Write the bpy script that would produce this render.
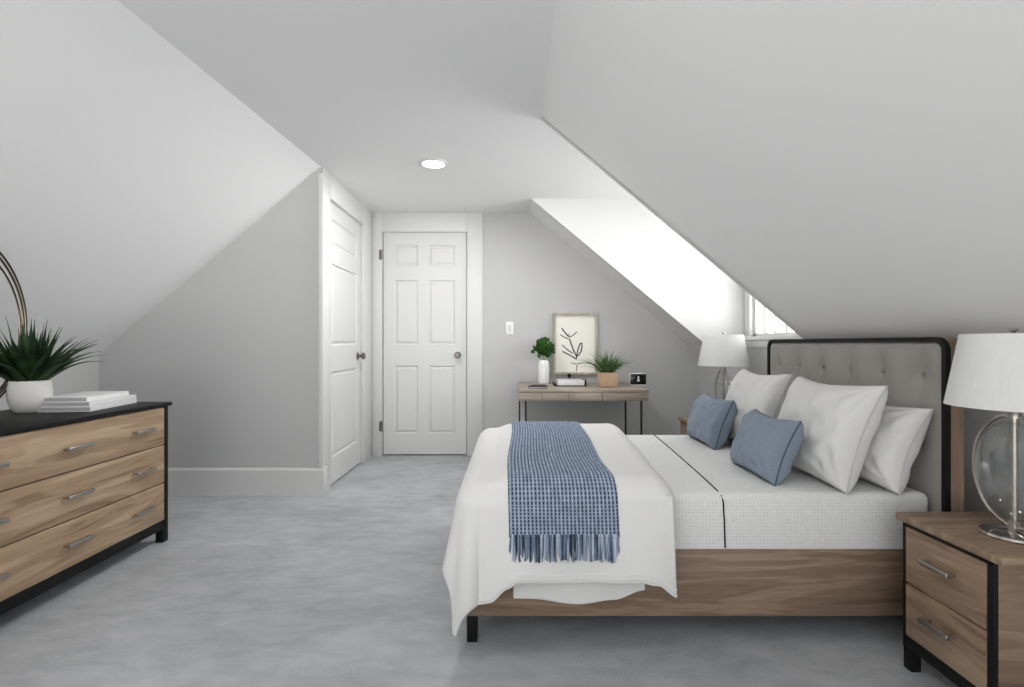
import bpy, bmesh, math, random
from mathutils import Vector, Matrix, noise
random.seed(7)
PI = math.pi
C = bpy.context.scene.collection
for o in list(bpy.data.objects): bpy.data.objects.remove(o)
sc = bpy.context.scene

# ---------------------------------------------------------------- camera, world, lights, exposure
CAM_H = 1.10
cd = bpy.data.cameras.new('camera'); cam = bpy.data.objects.new('camera', cd); C.objects.link(cam)
cam.location = (0, 0, CAM_H); cam.rotation_euler = (PI/2, 0, 0)
cd.sensor_width = 36; cd.lens = 500/1024*36; cd.shift_x = -1/1024; cd.clip_start = 0.05
sc.camera = cam
sc.view_settings.view_transform = 'Standard'; sc.view_settings.look = 'None'
sc.view_settings.exposure = 0.0; sc.view_settings.gamma = 1.0; sc.view_settings.use_curve_mapping = False
w = bpy.data.worlds.new('daylight'); sc.world = w; w.use_nodes = True
wb = w.node_tree.nodes['Background']
# an overcast sky over an added bright lower half that lights the ceilings
_tc = w.node_tree.nodes.new('ShaderNodeTexCoord'); _sp = w.node_tree.nodes.new('ShaderNodeSeparateXYZ'); _rp = w.node_tree.nodes.new('ShaderNodeValToRGB')
_mr = w.node_tree.nodes.new('ShaderNodeMapRange'); _mr.inputs[1].default_value = -.25; _mr.inputs[2].default_value = .25
w.node_tree.links.new(_tc.outputs['Generated'], _sp.inputs[0]); w.node_tree.links.new(_sp.outputs[2], _mr.inputs[0]); w.node_tree.links.new(_mr.outputs[0], _rp.inputs[0])
_rp.color_ramp.elements[0].position = .35; _rp.color_ramp.elements[0].color = (1.0, .995, .985, 1)
_rp.color_ramp.elements[1].position = .65; _rp.color_ramp.elements[1].color = (.245, .248, .25, 1)
w.node_tree.links.new(_rp.outputs[0], wb.inputs[0]); wb.inputs[1].default_value = 5.4

def area(name, loc, rot, sx, sy, power, col=(1, 1, 1), shape='RECTANGLE', spread=PI):
    l = bpy.data.lights.new(name, 'AREA'); l.shape = shape; l.size = sx
    if shape == 'RECTANGLE': l.size_y = sy
    l.energy = power; l.color = col; l.spread = spread
    o = bpy.data.objects.new(name, l); C.objects.link(o); o.location = loc; o.rotation_euler = rot
    return o
# daylight entering by the dormer window
area('dormer_daylight', (2.125, 3.65, 1.68), (0, PI/2, 0), 0.98, 1.30, 18, (0.985, 0.99, 1.0), spread=math.radians(115))
# the room's end behind the camera is left open, unseen, to let in world light
LIGHT_POS = [(-0.564, 3.55), (-0.564, 1.25), (-0.564, -0.7)]  # first is the seen lamp; the other two are added to even the light
for i, (lx, ly) in enumerate(LIGHT_POS):
    area('recessed_or_fill_light', (lx, ly, 2.355), (0, 0, 0), 0.18, 0.18, (20, 6, 3)[i], (1.0, 0.99, 0.975), 'DISK')

# ---------------------------------------------------------------- materials
def new_mat(name):
    m = bpy.data.materials.new(name); m.use_nodes = True
    return m, m.node_tree, m.node_tree.nodes['Principled BSDF']
def srgb(r, g, b):
    f = lambda c: (c/255/12.92) if c/255 <= .04045 else ((c/255+.055)/1.055)**2.4
    return (f(r), f(g), f(b), 1)
def N(nt, t, **k):
    n = nt.nodes.new(t)
    for a, v in k.items(): setattr(n, a, v)
    return n
def bump(nt, bs, height, strength, dist=.01):
    b = N(nt, 'ShaderNodeBump'); b.inputs['Strength'].default_value = strength; b.inputs['Distance'].default_value = dist
    nt.links.new(height, b.inputs['Height']); nt.links.new(b.outputs[0], bs.inputs['Normal']); return b
def coords(nt, scale, uv=False, rot=(0, 0, 0)):
    tc = N(nt, 'ShaderNodeTexCoord'); mp = N(nt, 'ShaderNodeMapping')
    mp.inputs['Scale'].default_value = scale; mp.inputs['Rotation'].default_value = rot
    nt.links.new(tc.outputs['UV' if uv else 'Object'], mp.inputs[0]); return mp.outputs[0]
def noise_n(nt, vec, scale, detail=3, rough=.5, dist=0):
    n = N(nt, 'ShaderNodeTexNoise'); n.inputs['Scale'].default_value = scale; n.inputs['Detail'].default_value = detail
    n.inputs['Roughness'].default_value = rough; n.inputs['Distortion'].default_value = dist
    nt.links.new(vec, n.inputs['Vector']); return n.outputs[0]
def ramp(nt, fac, stops):
    r = N(nt, 'ShaderNodeValToRGB'); e = r.color_ramp.elements
    e[0].position, e[0].color = stops[0]; e[1].position, e[1].color = stops[-1]
    for p, c in stops[1:-1]:
        x = e.new(p); x.color = c
    nt.links.new(fac, r.inputs[0]); return r.outputs[0]
def plain(name, col, rough=.6, metal=0, bs=0, bscale=60, spec=.5, var=1.0):
    m, nt, p = new_mat(name)
    v = coords(nt, (1, 1, 1)); n = noise_n(nt, v, bscale, 4)
    d = tuple(c*(1-.04*var) for c in col[:3])+(1,); l = tuple(min(1, c*(1+.03*var)) for c in col[:3])+(1,)
    nt.links.new(ramp(nt, n, [(.3, d), (.7, l)]), p.inputs['Base Color'])
    p.inputs['Roughness'].default_value = rough; p.inputs['Metallic'].default_value = metal
    p.inputs['Specular IOR Level'].default_value = spec
    if bs: bump(nt, p, n, bs, .002)
    return m
def wood(name, dark, mid, light, axis='X', rough=.45, freq=1.0):
    m, nt, p = new_mat(name)
    k = 9*freq
    sc_ = {'X': (.75*freq, k, k), 'Y': (k, .75*freq, k), 'Z': (k, k, .75*freq)}[axis]
    v = coords(nt, sc_)
    broad = noise_n(nt, v, 1.0, 3, .5, 1.4)
    wv = N(nt, 'ShaderNodeMath', operation='SINE'); mu = N(nt, 'ShaderNodeMath', operation='MULTIPLY'); mu.inputs[1].default_value = 34
    nt.links.new(broad, mu.inputs[0]); nt.links.new(mu.outputs[0], wv.inputs[0])
    sc2 = {'X': (2, 48, 48), 'Y': (48, 2, 48), 'Z': (48, 48, 2)}[axis]
    fine = noise_n(nt, coords(nt, sc2), 1.0, 4, .6)
    a = N(nt, 'ShaderNodeMath', operation='MULTIPLY_ADD'); a.inputs[1].default_value = .06; nt.links.new(wv.outputs[0], a.inputs[0]); nt.links.new(broad, a.inputs[2])
    b = N(nt, 'ShaderNodeMath', operation='MULTIPLY_ADD'); b.inputs[1].default_value = .42; nt.links.new(fine, b.inputs[0]); nt.links.new(a.outputs[0], b.inputs[2])
    nt.links.new(ramp(nt, b.outputs[0], [(.48, dark), (.7, mid), (.95, light)]), p.inputs['Base Color'])
    p.inputs['Roughness'].default_value = rough; p.inputs['Specular IOR Level'].default_value = .3
    bump(nt, p, b.outputs[0], .12, .003)
    return m
def fabric(name, col, scale=420, bs=.35, var=.06, rough=.9):
    m, nt, p = new_mat(name)
    v = coords(nt, (1, 1, 1))
    n1 = noise_n(nt, coords(nt, (1, 1, 6)), scale*.25, 3); n2 = noise_n(nt, coords(nt, (6, 6, 1)), scale*.25, 3)
    ad = N(nt, 'ShaderNodeMath', operation='ADD'); nt.links.new(n1, ad.inputs[0]); nt.links.new(n2, ad.inputs[1])
    d = tuple(c*(1-var*1.5) for c in col[:3])+(1,); l = tuple(min(1, c*(1+var)) for c in col[:3])+(1,)
    nt.links.new(ramp(nt, ad.outputs[0], [(.7, d), (1.0, l)]), p.inputs['Base Color']) if False else None
    h = N(nt, 'ShaderNodeMath', operation='MULTIPLY'); h.inputs[1].default_value = .5; nt.links.new(ad.outputs[0], h.inputs[0])
    nt.links.new(ramp(nt, h.outputs[0], [(.35, d), (.65, l)]), p.inputs['Base Color'])
    p.inputs['Roughness'].default_value = rough; p.inputs['Specular IOR Level'].default_value = .15
    p.inputs['Sheen Weight'].default_value = .1
    big = noise_n(nt, v, 9, 2)
    ad2 = N(nt, 'ShaderNodeMath', operation='MULTIPLY_ADD'); ad2.inputs[1].default_value = 1.0
    nt.links.new(h.outputs[0], ad2.inputs[0]); nt.links.new(big, ad2.inputs[2])
    bump(nt, p, ad2.outputs[0], bs, .003)
    return m

M = {}
M['ceiling'] = plain('ceiling_paint', (.80, .80, .80, 1), .9, bs=.012, bscale=300, var=.15, spec=.2)
M['slope'] = plain('shaded_ceiling_paint', (.77, .77, .765, 1), .9, bs=.012, bscale=300, var=.15, spec=.2)  # same paint as the ceiling, darkened for the shade on the right slope
M['wall'] = plain('grey_wall_paint', (.535, .535, .532, 1), .85, bs=.012, bscale=300, var=.15, spec=.2)
M['cheek'] = plain('white_wall_paint', (.74, .74, .735, 1), .9, bs=.012, bscale=300, var=.15, spec=.2)
M['trim'] = plain('white_trim_paint', (.67, .67, .66, 1), .45, bs=.012, bscale=300, var=.15, spec=.4)
M['black'] = plain('black_lacquer', (.008, .008, .008, 1), .5, bs=.03, bscale=150, spec=.18)
M['blackmatte'] = plain('black_powder_coat', (.014, .014, .015, 1), .5)
M['oak'] = wood('pale_oak_dresser', srgb(134, 110, 86), srgb(164, 139, 113), srgb(186, 162, 136), 'Y', freq=1.6)
M['walnut_y'] = wood('walnut_grain_y', srgb(112, 92, 75), srgb(137, 115, 95), srgb(160, 138, 117), 'Y', freq=1.8)
M['walnut_x'] = wood('walnut_grain_x', srgb(110, 91, 75), srgb(132, 111, 93), srgb(154, 133, 114), 'X', freq=1.7)
M['walnut_z'] = wood('walnut_grain_z', srgb(112, 93, 77), srgb(135, 114, 96), srgb(156, 135, 116), 'Z', freq=1.7)
M['deskwood'] = wood('weathered_oak', srgb(136, 124, 112), srgb(160, 148, 136), srgb(182, 171, 159), 'X', freq=1.8)
M['nickel'] = plain('brushed_nickel', (.42, .39, .36, 1), .38, 1)
M['polish'] = plain('polished_nickel', (.50, .47, .43, 1), .14, 1)
M['knobmetal'] = plain('satin_bronze_knob', (.20, .185, .17, 1), .35, 1)
M['brass'] = plain('aged_brass', (.42, .33, .22, 1), .3, 1)
M['duvet'] = fabric('white_duvet_cotton', (.69, .685, .67, 1), 300, .18, .02)
M['hem'] = fabric('duvet_hem', (.74, .735, .72, 1), 500, .3, .03)
M['pillow'] = fabric('off_white_linen', (.64, .635, .62, 1), 600, .35, .05)
M['pillowpipe'] = fabric('linen_piping', (.50, .49, .47, 1), 600, .3, .05)
M['blue'] = fabric('slate_blue_linen', srgb(125, 136, 150), 500, .5, .10)
M['bluepipe'] = fabric('dark_blue_piping', srgb(70, 80, 98), 500, .3, .08)
M['uphol'] = fabric('taupe_grey_upholstery', srgb(150, 146, 141), 700, .3, .06)
M['ceramic'] = plain('matte_white_ceramic', (.70, .69, .66, 1), .55, bs=.08, bscale=200)
M['glaze'] = plain('glossy_white_ceramic', (.82, .82, .81, 1), .2)
M['tan'] = plain('tan_clay', srgb(196, 166, 138), .7, bs=.1, bscale=150)
M['tandark'] = plain('tan_clay_saucer', srgb(170, 140, 112), .7)
M['soil'] = plain('potting_soil', (.03, .022, .016, 1), .95, bs=.6, bscale=200)
M['paper'] = plain('white_book_cover', (.84, .84, .84, 1), .4)
M['pages'] = plain('book_pages', (.70, .70, .69, 1), .8, bs=.2, bscale=300)
M['shadedpages'] = plain('shaded_book_pages', (.42, .42, .42, 1), .8, bs=.2, bscale=300)  # book pages darkened: the shade on their ends is put into the colour
M['greycov'] = plain('grey_book_cover', (.40, .40, .40, 1), .5)
M['canvas'] = plain('cream_art_paper', srgb(244, 241, 233), .8, var=.2)
M['ink'] = plain('black_ink', (.02, .02, .022, 1), .8)
M['frame'] = wood('champagne_wood_frame', srgb(150, 143, 130), srgb(174, 167, 154), srgb(198, 191, 178), 'Z', freq=2)
M['switch'] = plain('switch_plastic', (.88, .88, .88, 1), .3)
M['screen'] = plain('black_glass_screen', (.006, .006, .006, 1), .15)

def leafmat(name, a, b):
    m, nt, p = new_mat(name)
    n = noise_n(nt, coords(nt, (1, 1, 1)), 14, 3)
    nt.links.new(ramp(nt, n, [(.3, a), (.7, b)]), p.inputs['Base Color'])
    p.inputs['Roughness'].default_value = .5; p.inputs['Specular IOR Level'].default_value = .25; return m
M['leaf'] = leafmat('dark_agave_leaf', srgb(18, 34, 20), srgb(50, 78, 42))
M['leaf2'] = leafmat('green_leaf', srgb(52, 82, 50), srgb(112, 142, 88))
M['leaf3'] = leafmat('parsley_leaf', srgb(24, 58, 20), srgb(58, 104, 36))

def carpet():
    m, nt, p = new_mat('grey_plush_carpet')
    v = coords(nt, (1, 1, 1))
    big = noise_n(nt, coords(nt, (1.0, 1.7, 1)), 1.3, 4, .55, .3)
    mid = noise_n(nt, coords(nt, (1, 2.2, 1)), 7, 5, .6, .4)
    fine = noise_n(nt, v, 170, 3, .7)
    a = N(nt, 'ShaderNodeMath', operation='MULTIPLY_ADD'); a.inputs[1].default_value = .75; nt.links.new(mid, a.inputs[0]); nt.links.new(big, a.inputs[2])
    b = N(nt, 'ShaderNodeMath', operation='MULTIPLY_ADD'); b.inputs[1].default_value = .38; nt.links.new(fine, b.inputs[0]); nt.links.new(a.outputs[0], b.inputs[2])
    b2 = N(nt, 'ShaderNodeMath', operation='MULTIPLY'); b2.inputs[1].default_value = .5; nt.links.new(b.outputs[0], b2.inputs[0])
    nt.links.new(ramp(nt, b2.outputs[0], [(.36, srgb(151, 153, 156)), (.53, srgb(173, 175, 178)), (.70, srgb(192, 194, 197))]), p.inputs['Base Color'])
    p.inputs['Roughness'].default_value = 1; p.inputs['Specular IOR Level'].default_value = .05
    h = N(nt, 'ShaderNodeMath', operation='MULTIPLY_ADD'); h.inputs[1].default_value = .25; nt.links.new(mid, h.inputs[0]); nt.links.new(fine, h.inputs[2])
    bump(nt, p, h.outputs[0], .6, .008)
    return m
M['carpet'] = carpet()

def sheetmat():
    m, nt, p = new_mat('light_grey_waffle_sheet')
    tc = N(nt, 'ShaderNodeTexCoord'); sp = N(nt, 'ShaderNodeSeparateXYZ'); nt.links.new(tc.outputs['Object'], sp.inputs[0])
    def tri(sock, f):
        a = N(nt, 'ShaderNodeMath', operation='MULTIPLY'); a.inputs[1].default_value = f; nt.links.new(sock, a.inputs[0])
        s = N(nt, 'ShaderNodeMath', operation='SINE'); nt.links.new(a.outputs[0], s.inputs[0]); return s.outputs[0]
    yz = N(nt, 'ShaderNodeMath', operation='ADD'); nt.links.new(sp.outputs[1], yz.inputs[0]); nt.links.new(sp.outputs[2], yz.inputs[1])
    f = 2*PI/.0125
    s1 = tri(sp.outputs[0], f); s2 = tri(yz.outputs[0], f)
    mx = N(nt, 'ShaderNodeMath', operation='MAXIMUM'); nt.links.new(s1, mx.inputs[0]); nt.links.new(s2, mx.inputs[1])
    nz = noise_n(nt, coords(nt, (1, 1, 1)), 60, 4, .7)
    ad = N(nt, 'ShaderNodeMath', operation='MULTIPLY_ADD'); ad.inputs[1].default_value = .25; nt.links.new(mx.outputs[0], ad.inputs[0]); nt.links.new(nz, ad.inputs[2])
    nt.links.new(ramp(nt, ad.outputs[0], [(.22, (.60, .60, .595, 1)), (.55, (.69, .69, .685, 1)), (.8, (.73, .73, .725, 1))]), p.inputs['Base Color'])
    p.inputs['Roughness'].default_value = .95; p.inputs['Specular IOR Level'].default_value = .1
    bump(nt, p, ad.outputs[0], .35, .003)
    return m
M['sheet'] = sheetmat()

def throwmat():
    m, nt, p = new_mat('chunky_blue_weave')
    tc = N(nt, 'ShaderNodeTexCoord'); sp = N(nt, 'ShaderNodeSeparateXYZ'); nt.links.new(tc.outputs['UV'], sp.inputs[0])
    def ab(sock, f, ph=0.0):
        a = N(nt, 'ShaderNodeMath', operation='MULTIPLY_ADD'); a.inputs[1].default_value = f; a.inputs[2].default_value = ph; nt.links.new(sock, a.inputs[0])
        s = N(nt, 'ShaderNodeMath', operation='SINE'); nt.links.new(a.outputs[0], s.inputs[0])
        b = N(nt, 'ShaderNodeMath', operation='ABSOLUTE'); nt.links.new(s.outputs[0], b.inputs[0]); return b.outputs[0]
    nz = noise_n(nt, coords(nt, (40, 14, 1), uv=True), 1.6, 3)
    r = ab(sp.outputs[0], PI/.0135); c = ab(sp.outputs[1], PI/.0125)
    def pw(sock, e, k):
        a_ = N(nt, 'ShaderNodeMath', operation='POWER'); a_.inputs[1].default_value = e; nt.links.new(sock, a_.inputs[0])
        b_ = N(nt, 'ShaderNodeMath', operation='MULTIPLY'); b_.inputs[1].default_value = k; nt.links.new(a_.outputs[0], b_.inputs[0]); return b_.outputs[0]
    g = N(nt, 'ShaderNodeMath', operation='MAXIMUM'); nt.links.new(pw(r, 2.2, 1.0), g.inputs[0]); nt.links.new(pw(c, 2.2, .95), g.inputs[1])
    a = N(nt, 'ShaderNodeMath', operation='MULTIPLY_ADD'); a.inputs[1].default_value = .5; nt.links.new(nz, a.inputs[0]); nt.links.new(g.outputs[0], a.inputs[2])
    a2 = N(nt, 'ShaderNodeMath', operation='MULTIPLY'); a2.inputs[1].default_value = .5; nt.links.new(a.outputs[0], a2.inputs[0])
    nt.links.new(ramp(nt, a2.outputs[0], [(.18, srgb(36, 46, 64)), (.42, srgb(84, 100, 124)), (.66, srgb(164, 177, 195))]), p.inputs['Base Color'])
    p.inputs['Roughness'].default_value = .9; p.inputs['Specular IOR Level'].default_value = .15
    bump(nt, p, a.outputs[0], .6, .006)
    return m
M['throw'] = throwmat()
def fringemat():
    m, nt, p = new_mat('blue_fringe_yarn')
    n = noise_n(nt, coords(nt, (120, 1, 3)), 1.0, 2)
    nt.links.new(ramp(nt, n, [(.38, srgb(34, 44, 62)), (.5, srgb(104, 120, 144)), (.62, srgb(180, 190, 206))]), p.inputs['Base Color'])
    p.inputs['Roughness'].default_value = .9; return m
M['fringe'] = fringemat()
def clearglass(name, tr=.86, col=(1, 1, 1, 1)):
    m, nt, p = new_mat(name)
    p.inputs['Roughness'].default_value = .03; p.inputs['Base Color'].default_value = (.9, .92, .92, 1)
    p.inputs['Specular IOR Level'].default_value = 1.0
    t = N(nt, 'ShaderNodeBsdfTransparent'); t.inputs[0].default_value = col
    g = N(nt, 'ShaderNodeBsdfGlossy'); g.inputs['Roughness'].default_value = .03
    lw = N(nt, 'ShaderNodeLayerWeight'); lw.inputs[0].default_value = .35
    mr = N(nt, 'ShaderNodeMapRange'); mr.inputs[3].default_value = 1-tr-.08; mr.inputs[4].default_value = .28
    nt.links.new(lw.outputs['Facing'], mr.inputs[0])
    mx = N(nt, 'ShaderNodeMixShader'); nt.links.new(mr.outputs[0], mx.inputs[0]); nt.links.new(t.outputs[0], mx.inputs[1]); nt.links.new(g.outputs[0], mx.inputs[2])
    nt.links.new(mx.outputs[0], nt.nodes['Material Output'].inputs[0]); return m
M['pane'] = clearglass('window_glass', .9)
M['orb'] = clearglass('lamp_glass', .86, (.93, .94, .94, 1))
def emit(name, col, s):
    m, nt, p = new_mat(name); p.inputs['Emission Color'].default_value = col; p.inputs['Emission Strength'].default_value = s
    p.inputs['Base Color'].default_value = (.8, .8, .8, 1); return m
M['diffuser'] = emit('led_diffuser', (1, .99, .97, 1), 4)
M['lcd'] = emit('lit_clock_mark', (.9, .95, 1, 1), .35)
def shademat():
    m, nt, p = new_mat('white_linen_lampshade')
    p.inputs['Base Color'].default_value = (.84, .84, .83, 1); p.inputs['Roughness'].default_value = .9
    n = noise_n(nt, coords(nt, (60, 60, 4)), 3, 3); bump(nt, p, n, .12, .002)
    nt.links.new(ramp(nt, n, [(.3, (.80, .80, .79, 1)), (.7, (.85, .85, .84, 1))]), p.inputs['Base Color'])
    t = N(nt, 'ShaderNodeBsdfTranslucent'); t.inputs[0].default_value = (.85, .85, .83, 1)
    mx = N(nt, 'ShaderNodeMixShader'); mx.inputs[0].default_value = .3
    nt.links.new(p.outputs[0], mx.inputs[1]); nt.links.new(t.outputs[0], mx.inputs[2]); nt.links.new(mx.outputs[0], nt.nodes['Material Output'].inputs[0]); return m
M['shade'] = shademat()

# ---------------------------------------------------------------- helpers
def B(): return bmesh.new()
def merge(dst, src):
    me = bpy.data.meshes.new('t'); src.to_mesh(me); src.free(); dst.from_mesh(me); bpy.data.meshes.remove(me)
def box(bm, x0, x1, y0, y1, z0, z1, bev=0, seg=2, mat=None):
    t = B(); bmesh.ops.create_cube(t, size=1)
    for v in t.verts: v.co = Vector(((x0+x1)/2+v.co.x*(x1-x0), (y0+y1)/2+v.co.y*(y1-y0), (z0+z1)/2+v.co.z*(z1-z0)))
    if bev: bmesh.ops.bevel(t, geom=list(t.edges), offset=bev, segments=seg, profile=.5, affect='EDGES')
    if mat is not None: bmesh.ops.transform(t, matrix=mat, verts=t.verts)
    merge(bm, t)
def prism(bm, poly, axis, a, b):
    """extrude a polygon along an axis: axis X -> poly (y,z); Y -> poly (x,z); Z -> poly (x,y)"""
    def P(p, h): return {'X': (h, p[0], p[1]), 'Y': (p[0], h, p[1]), 'Z': (p[0], p[1], h)}[axis]
    lo = [bm.verts.new(P(p, a)) for p in poly]; hi = [bm.verts.new(P(p, b)) for p in poly]
    bm.faces.new(lo); bm.faces.new(hi[::-1]); n = len(poly)
    for i in range(n): bm.faces.new((lo[i], hi[i], hi[(i+1) % n], lo[(i+1) % n]))
def lathe(bm, prof, c=(0, 0, 0), seg=48, sx=1, sy=1):
    rings = []
    for r, z in prof:
        if r < 1e-6: rings.append([bm.verts.new((c[0], c[1], c[2]+z))])
        else: rings.append([bm.verts.new((c[0]+sx*r*math.cos(2*PI*i/seg), c[1]+sy*r*math.sin(2*PI*i/seg), c[2]+z)) for i in range(seg)])
    for a, b in zip(rings, rings[1:]):
        for i in range(seg):
            j = (i+1) % seg
            q = [a[i % len(a)], a[j % len(a)], b[j % len(b)], b[i % len(b)]]
            u = []
            for v in q:
                if v not in u: u.append(v)
            if len(u) > 2: bm.faces.new(u)
def tube(bm, pts, r, seg=8, closed=False, flat=None, cap=True):
    pts = [Vector(p) for p in pts]; n = len(pts); rings = []
    up = Vector((0, 0, 1)); prev = None
    for i, p in enumerate(pts):
        if closed: t = pts[(i+1) % n]-pts[i-1]
        else: t = pts[min(i+1, n-1)]-pts[max(i-1, 0)]
        t.normalize()
        if prev is None:
            a = t.cross(up)
            if a.length < .1: a = t.cross(Vector((1, 0, 0)))
        else: a = prev-t*prev.dot(t)
        a.normalize(); prev = a; b = t.cross(a)
        rr = r(i/(n-1)) if callable(r) else r
        ra, rb = (rr, rr) if flat is None else (rr*flat[0], rr*flat[1])
        rings.append([bm.verts.new(p+a*(ra*math.cos(2*PI*k/seg))+b*(rb*math.sin(2*PI*k/seg))) for k in range(seg)])
    m = n if closed else n-1
    for i in range(m):
        A, Bq = rings[i], rings[(i+1) % n]
        for k in range(seg): bm.faces.new((A[k], A[(k+1) % seg], Bq[(k+1) % seg], Bq[k]))
    if cap and not closed: bm.faces.new(rings[0][::-1]); bm.faces.new(rings[-1])
def ball(bm, c, r, sx=1, sy=1, sz=1, u=20, v=12):
    t = B(); bmesh.ops.create_uvsphere(t, u_segments=u, v_segments=v, radius=r)
    for q in t.verts: q.co = Vector((c[0]+q.co.x*sx, c[1]+q.co.y*sy, c[2]+q.co.z*sz))
    merge(bm, t)
def obj(name, bm, mat, parent=None, smooth=True, ang=35, sub=0, solid=0, recalc=True):
    if recalc: bmesh.ops.recalc_face_normals(bm, faces=bm.faces)
    me = bpy.data.meshes.new(name); bm.to_mesh(me); bm.free()
    o = bpy.data.objects.new(name, me); C.objects.link(o); me.materials.append(M[mat] if isinstance(mat, str) else mat)
    if smooth:
        for p in me.polygons: p.use_smooth = True
        me.set_sharp_from_angle(angle=math.radians(ang))
    if solid:
        s = o.modifiers.new('solid', 'SOLIDIFY'); s.thickness = solid; s.offset = 0
    if sub:
        s = o.modifiers.new('sub', 'SUBSURF'); s.levels = sub; s.render_levels = sub
    if parent: o.parent = parent
    return o
def tag(o, label, cat, group=None):
    o['label'] = label; o['category'] = cat
    if group: o['group'] = group
    return o
def thing(name, label, cat, loc=(0, 0, 0), rz=0, group=None):
    o = bpy.data.objects.new(name, None); C.objects.link(o); o.location = loc; o.rotation_euler = (0, 0, rz)
    o.empty_display_size = .05
    return tag(o, label, cat, group)
def struct(name, bm, mat, parent=None, **k):
    o = obj(name, bm, mat, parent, **k)
    if not parent: o['kind'] = 'structure'
    return o
def dup(root, loc, rz=None, label=None, scale=None):
    r = root.copy(); C.objects.link(r); r.location = loc
    if rz is not None: r.rotation_euler = (0, 0, rz)
    if scale: r.scale = scale
    if label: r['label'] = label
    for ch in list(root.children):
        c = ch.copy(); C.objects.link(c); c.parent = r
        for g in list(ch.children):
            d = g.copy(); C.objects.link(d); d.parent = c
    return r

# ---------------------------------------------------------------- room shell
YB = 4.90; YF = 3.62; YR = -2.0; ZC = 2.38; XK = 1.83; XL = -2.997; XC = -1.375
YC = 4.42; YN = 2.863; XD = 2.06
SX0 = .160; SL = (ZC-.985)/(XK-SX0)          # right slope
def zs(x): return ZC-SL*(x-SX0)
b = B(); box(b, -3.6, 2.3, YR-.1, YB+.1, -.1, 0); struct('floor', b, 'carpet', smooth=False)
# flat ceiling, left edge follows the crease
K = .047
def xcr(y): return -1.395-K*(YF-y)
b = B(); prism(b, [(xcr(YR-.1)-.02, YR-.1), (SX0+.02, YR-.1), (SX0+.02, YN-.02), (XD+.1, YN-.02), (XD+.1, YC+.02), (SX0+.02, YC+.02), (SX0+.02, YB+.1), (-1.50, YB+.1), (-1.50, YF), (xcr(YF)-.02, YF)], 'Z', ZC, ZC+.1)
struct('ceiling', b, 'ceiling', smooth=False)
# left slope
b = B()
def skew(x, y): return x-K*(YF-y)
slo = (1.017-2.365)/(-2.997+1.41)
y0, y1 = YR-.1, YF+.02
Q = []
for (x, z) in [(-3.06, 1.017-.06*slo), (-1.375, 1.017+slo*(-1.375+2.997)), (-1.375, 1.017+slo*(-1.375+2.997)+.12), (-3.06, 1.09)]:
    Q.append((x, z))
lo = [b.verts.new((skew(x, y0), y0, z)) for x, z in Q]; hi = [b.verts.new((skew(x, y1), y1, z)) for x, z in Q]
b.faces.new(lo); b.faces.new(hi[::-1])
for i in range(4): b.faces.new((lo[i], hi[i], hi[(i+1) % 4], lo[(i+1) % 4]))
struct('ceiling_left', b, 'ceiling', smooth=False)
# left knee wall
b = B()
prism(b, [(skew(XL, y0), y0), (XL, YF), (XL-.1, YF), (skew(XL, y0)-.1, y0)], 'Z', 0, 1.04); struct('wall_left', b, 'wall', smooth=False)
# grey wall facing the camera, left of the closet door
b = B(); box(b, XL-.12, XC-.022, YF, YF+.1, 0, 2.45); struct('wall_closet_front', b, 'wall', smooth=False)
# closet wall with door opening
DY0, DY1, DZ = 3.775, 4.60, 2.19
b = B()
box(b, XC-.11, XC-.02, YF+.1, DY0, 0, ZC); box(b, XC-.11, XC-.02, DY1, YB+.02, 0, ZC); box(b, XC-.11, XC-.02, DY0, DY1, DZ, ZC)
struct('wall_closet_side', b, 'trim', smooth=False)
# back wall with door opening
BX0, BX1 = -1.279, -.451
b = B(); box(b, XC-.1, BX0, YB, YB+.1, 0, ZC); box(b, BX1, XK+.15, YB, YB+.1, 0, ZC); box(b, BX0, BX1, YB, YB+.1, DZ, ZC)
box(b, -3.1, XC-.1, YB, YB+.1, 0, ZC)
struct('wall_back', b, 'wall', smooth=False)
# right slope (near the camera) and its stub beyond the dormer
def slopepoly(dz=.12): return [(SX0, ZC), (XK+.03, zs(XK+.03)), (XK+.03, zs(XK+.03)+dz), (SX0, ZC+dz)]
b = B(); prism(b, slopepoly(.14), 'Y', YR-.1, YN-.03); struct('ceiling_right', b, 'slope', smooth=False)
b = B(); prism(b, slopepoly(.14), 'Y', YC+.03, YB+.05); struct('ceiling_right_end', b, 'slope', smooth=False)
# dormer cheeks: triangles above the slope line
for nm, a, c in (('wall_dormer_far', YC, YC+.05), ('wall_dormer_near', YN-.05, YN)):
    b = B(); prism(b, [(SX0, ZC), (XK, zs(XK)), (XK, 1.13), (XD+.08, 1.13), (XD+.08, ZC)], 'Y', a, c); struct(nm, b, 'cheek', smooth=False)
# right knee wall
b = B(); box(b, XK, XK+.1, YR-.1, YN, 0, zs(XK)+.03); box(b, XK, XK+.1, YC, YB+.05, 0, zs(XK)+.03); box(b, XK, XK+.1, YN, YC, 0, 1.125)
struct('wall_right', b, 'wall', smooth=False)
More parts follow.
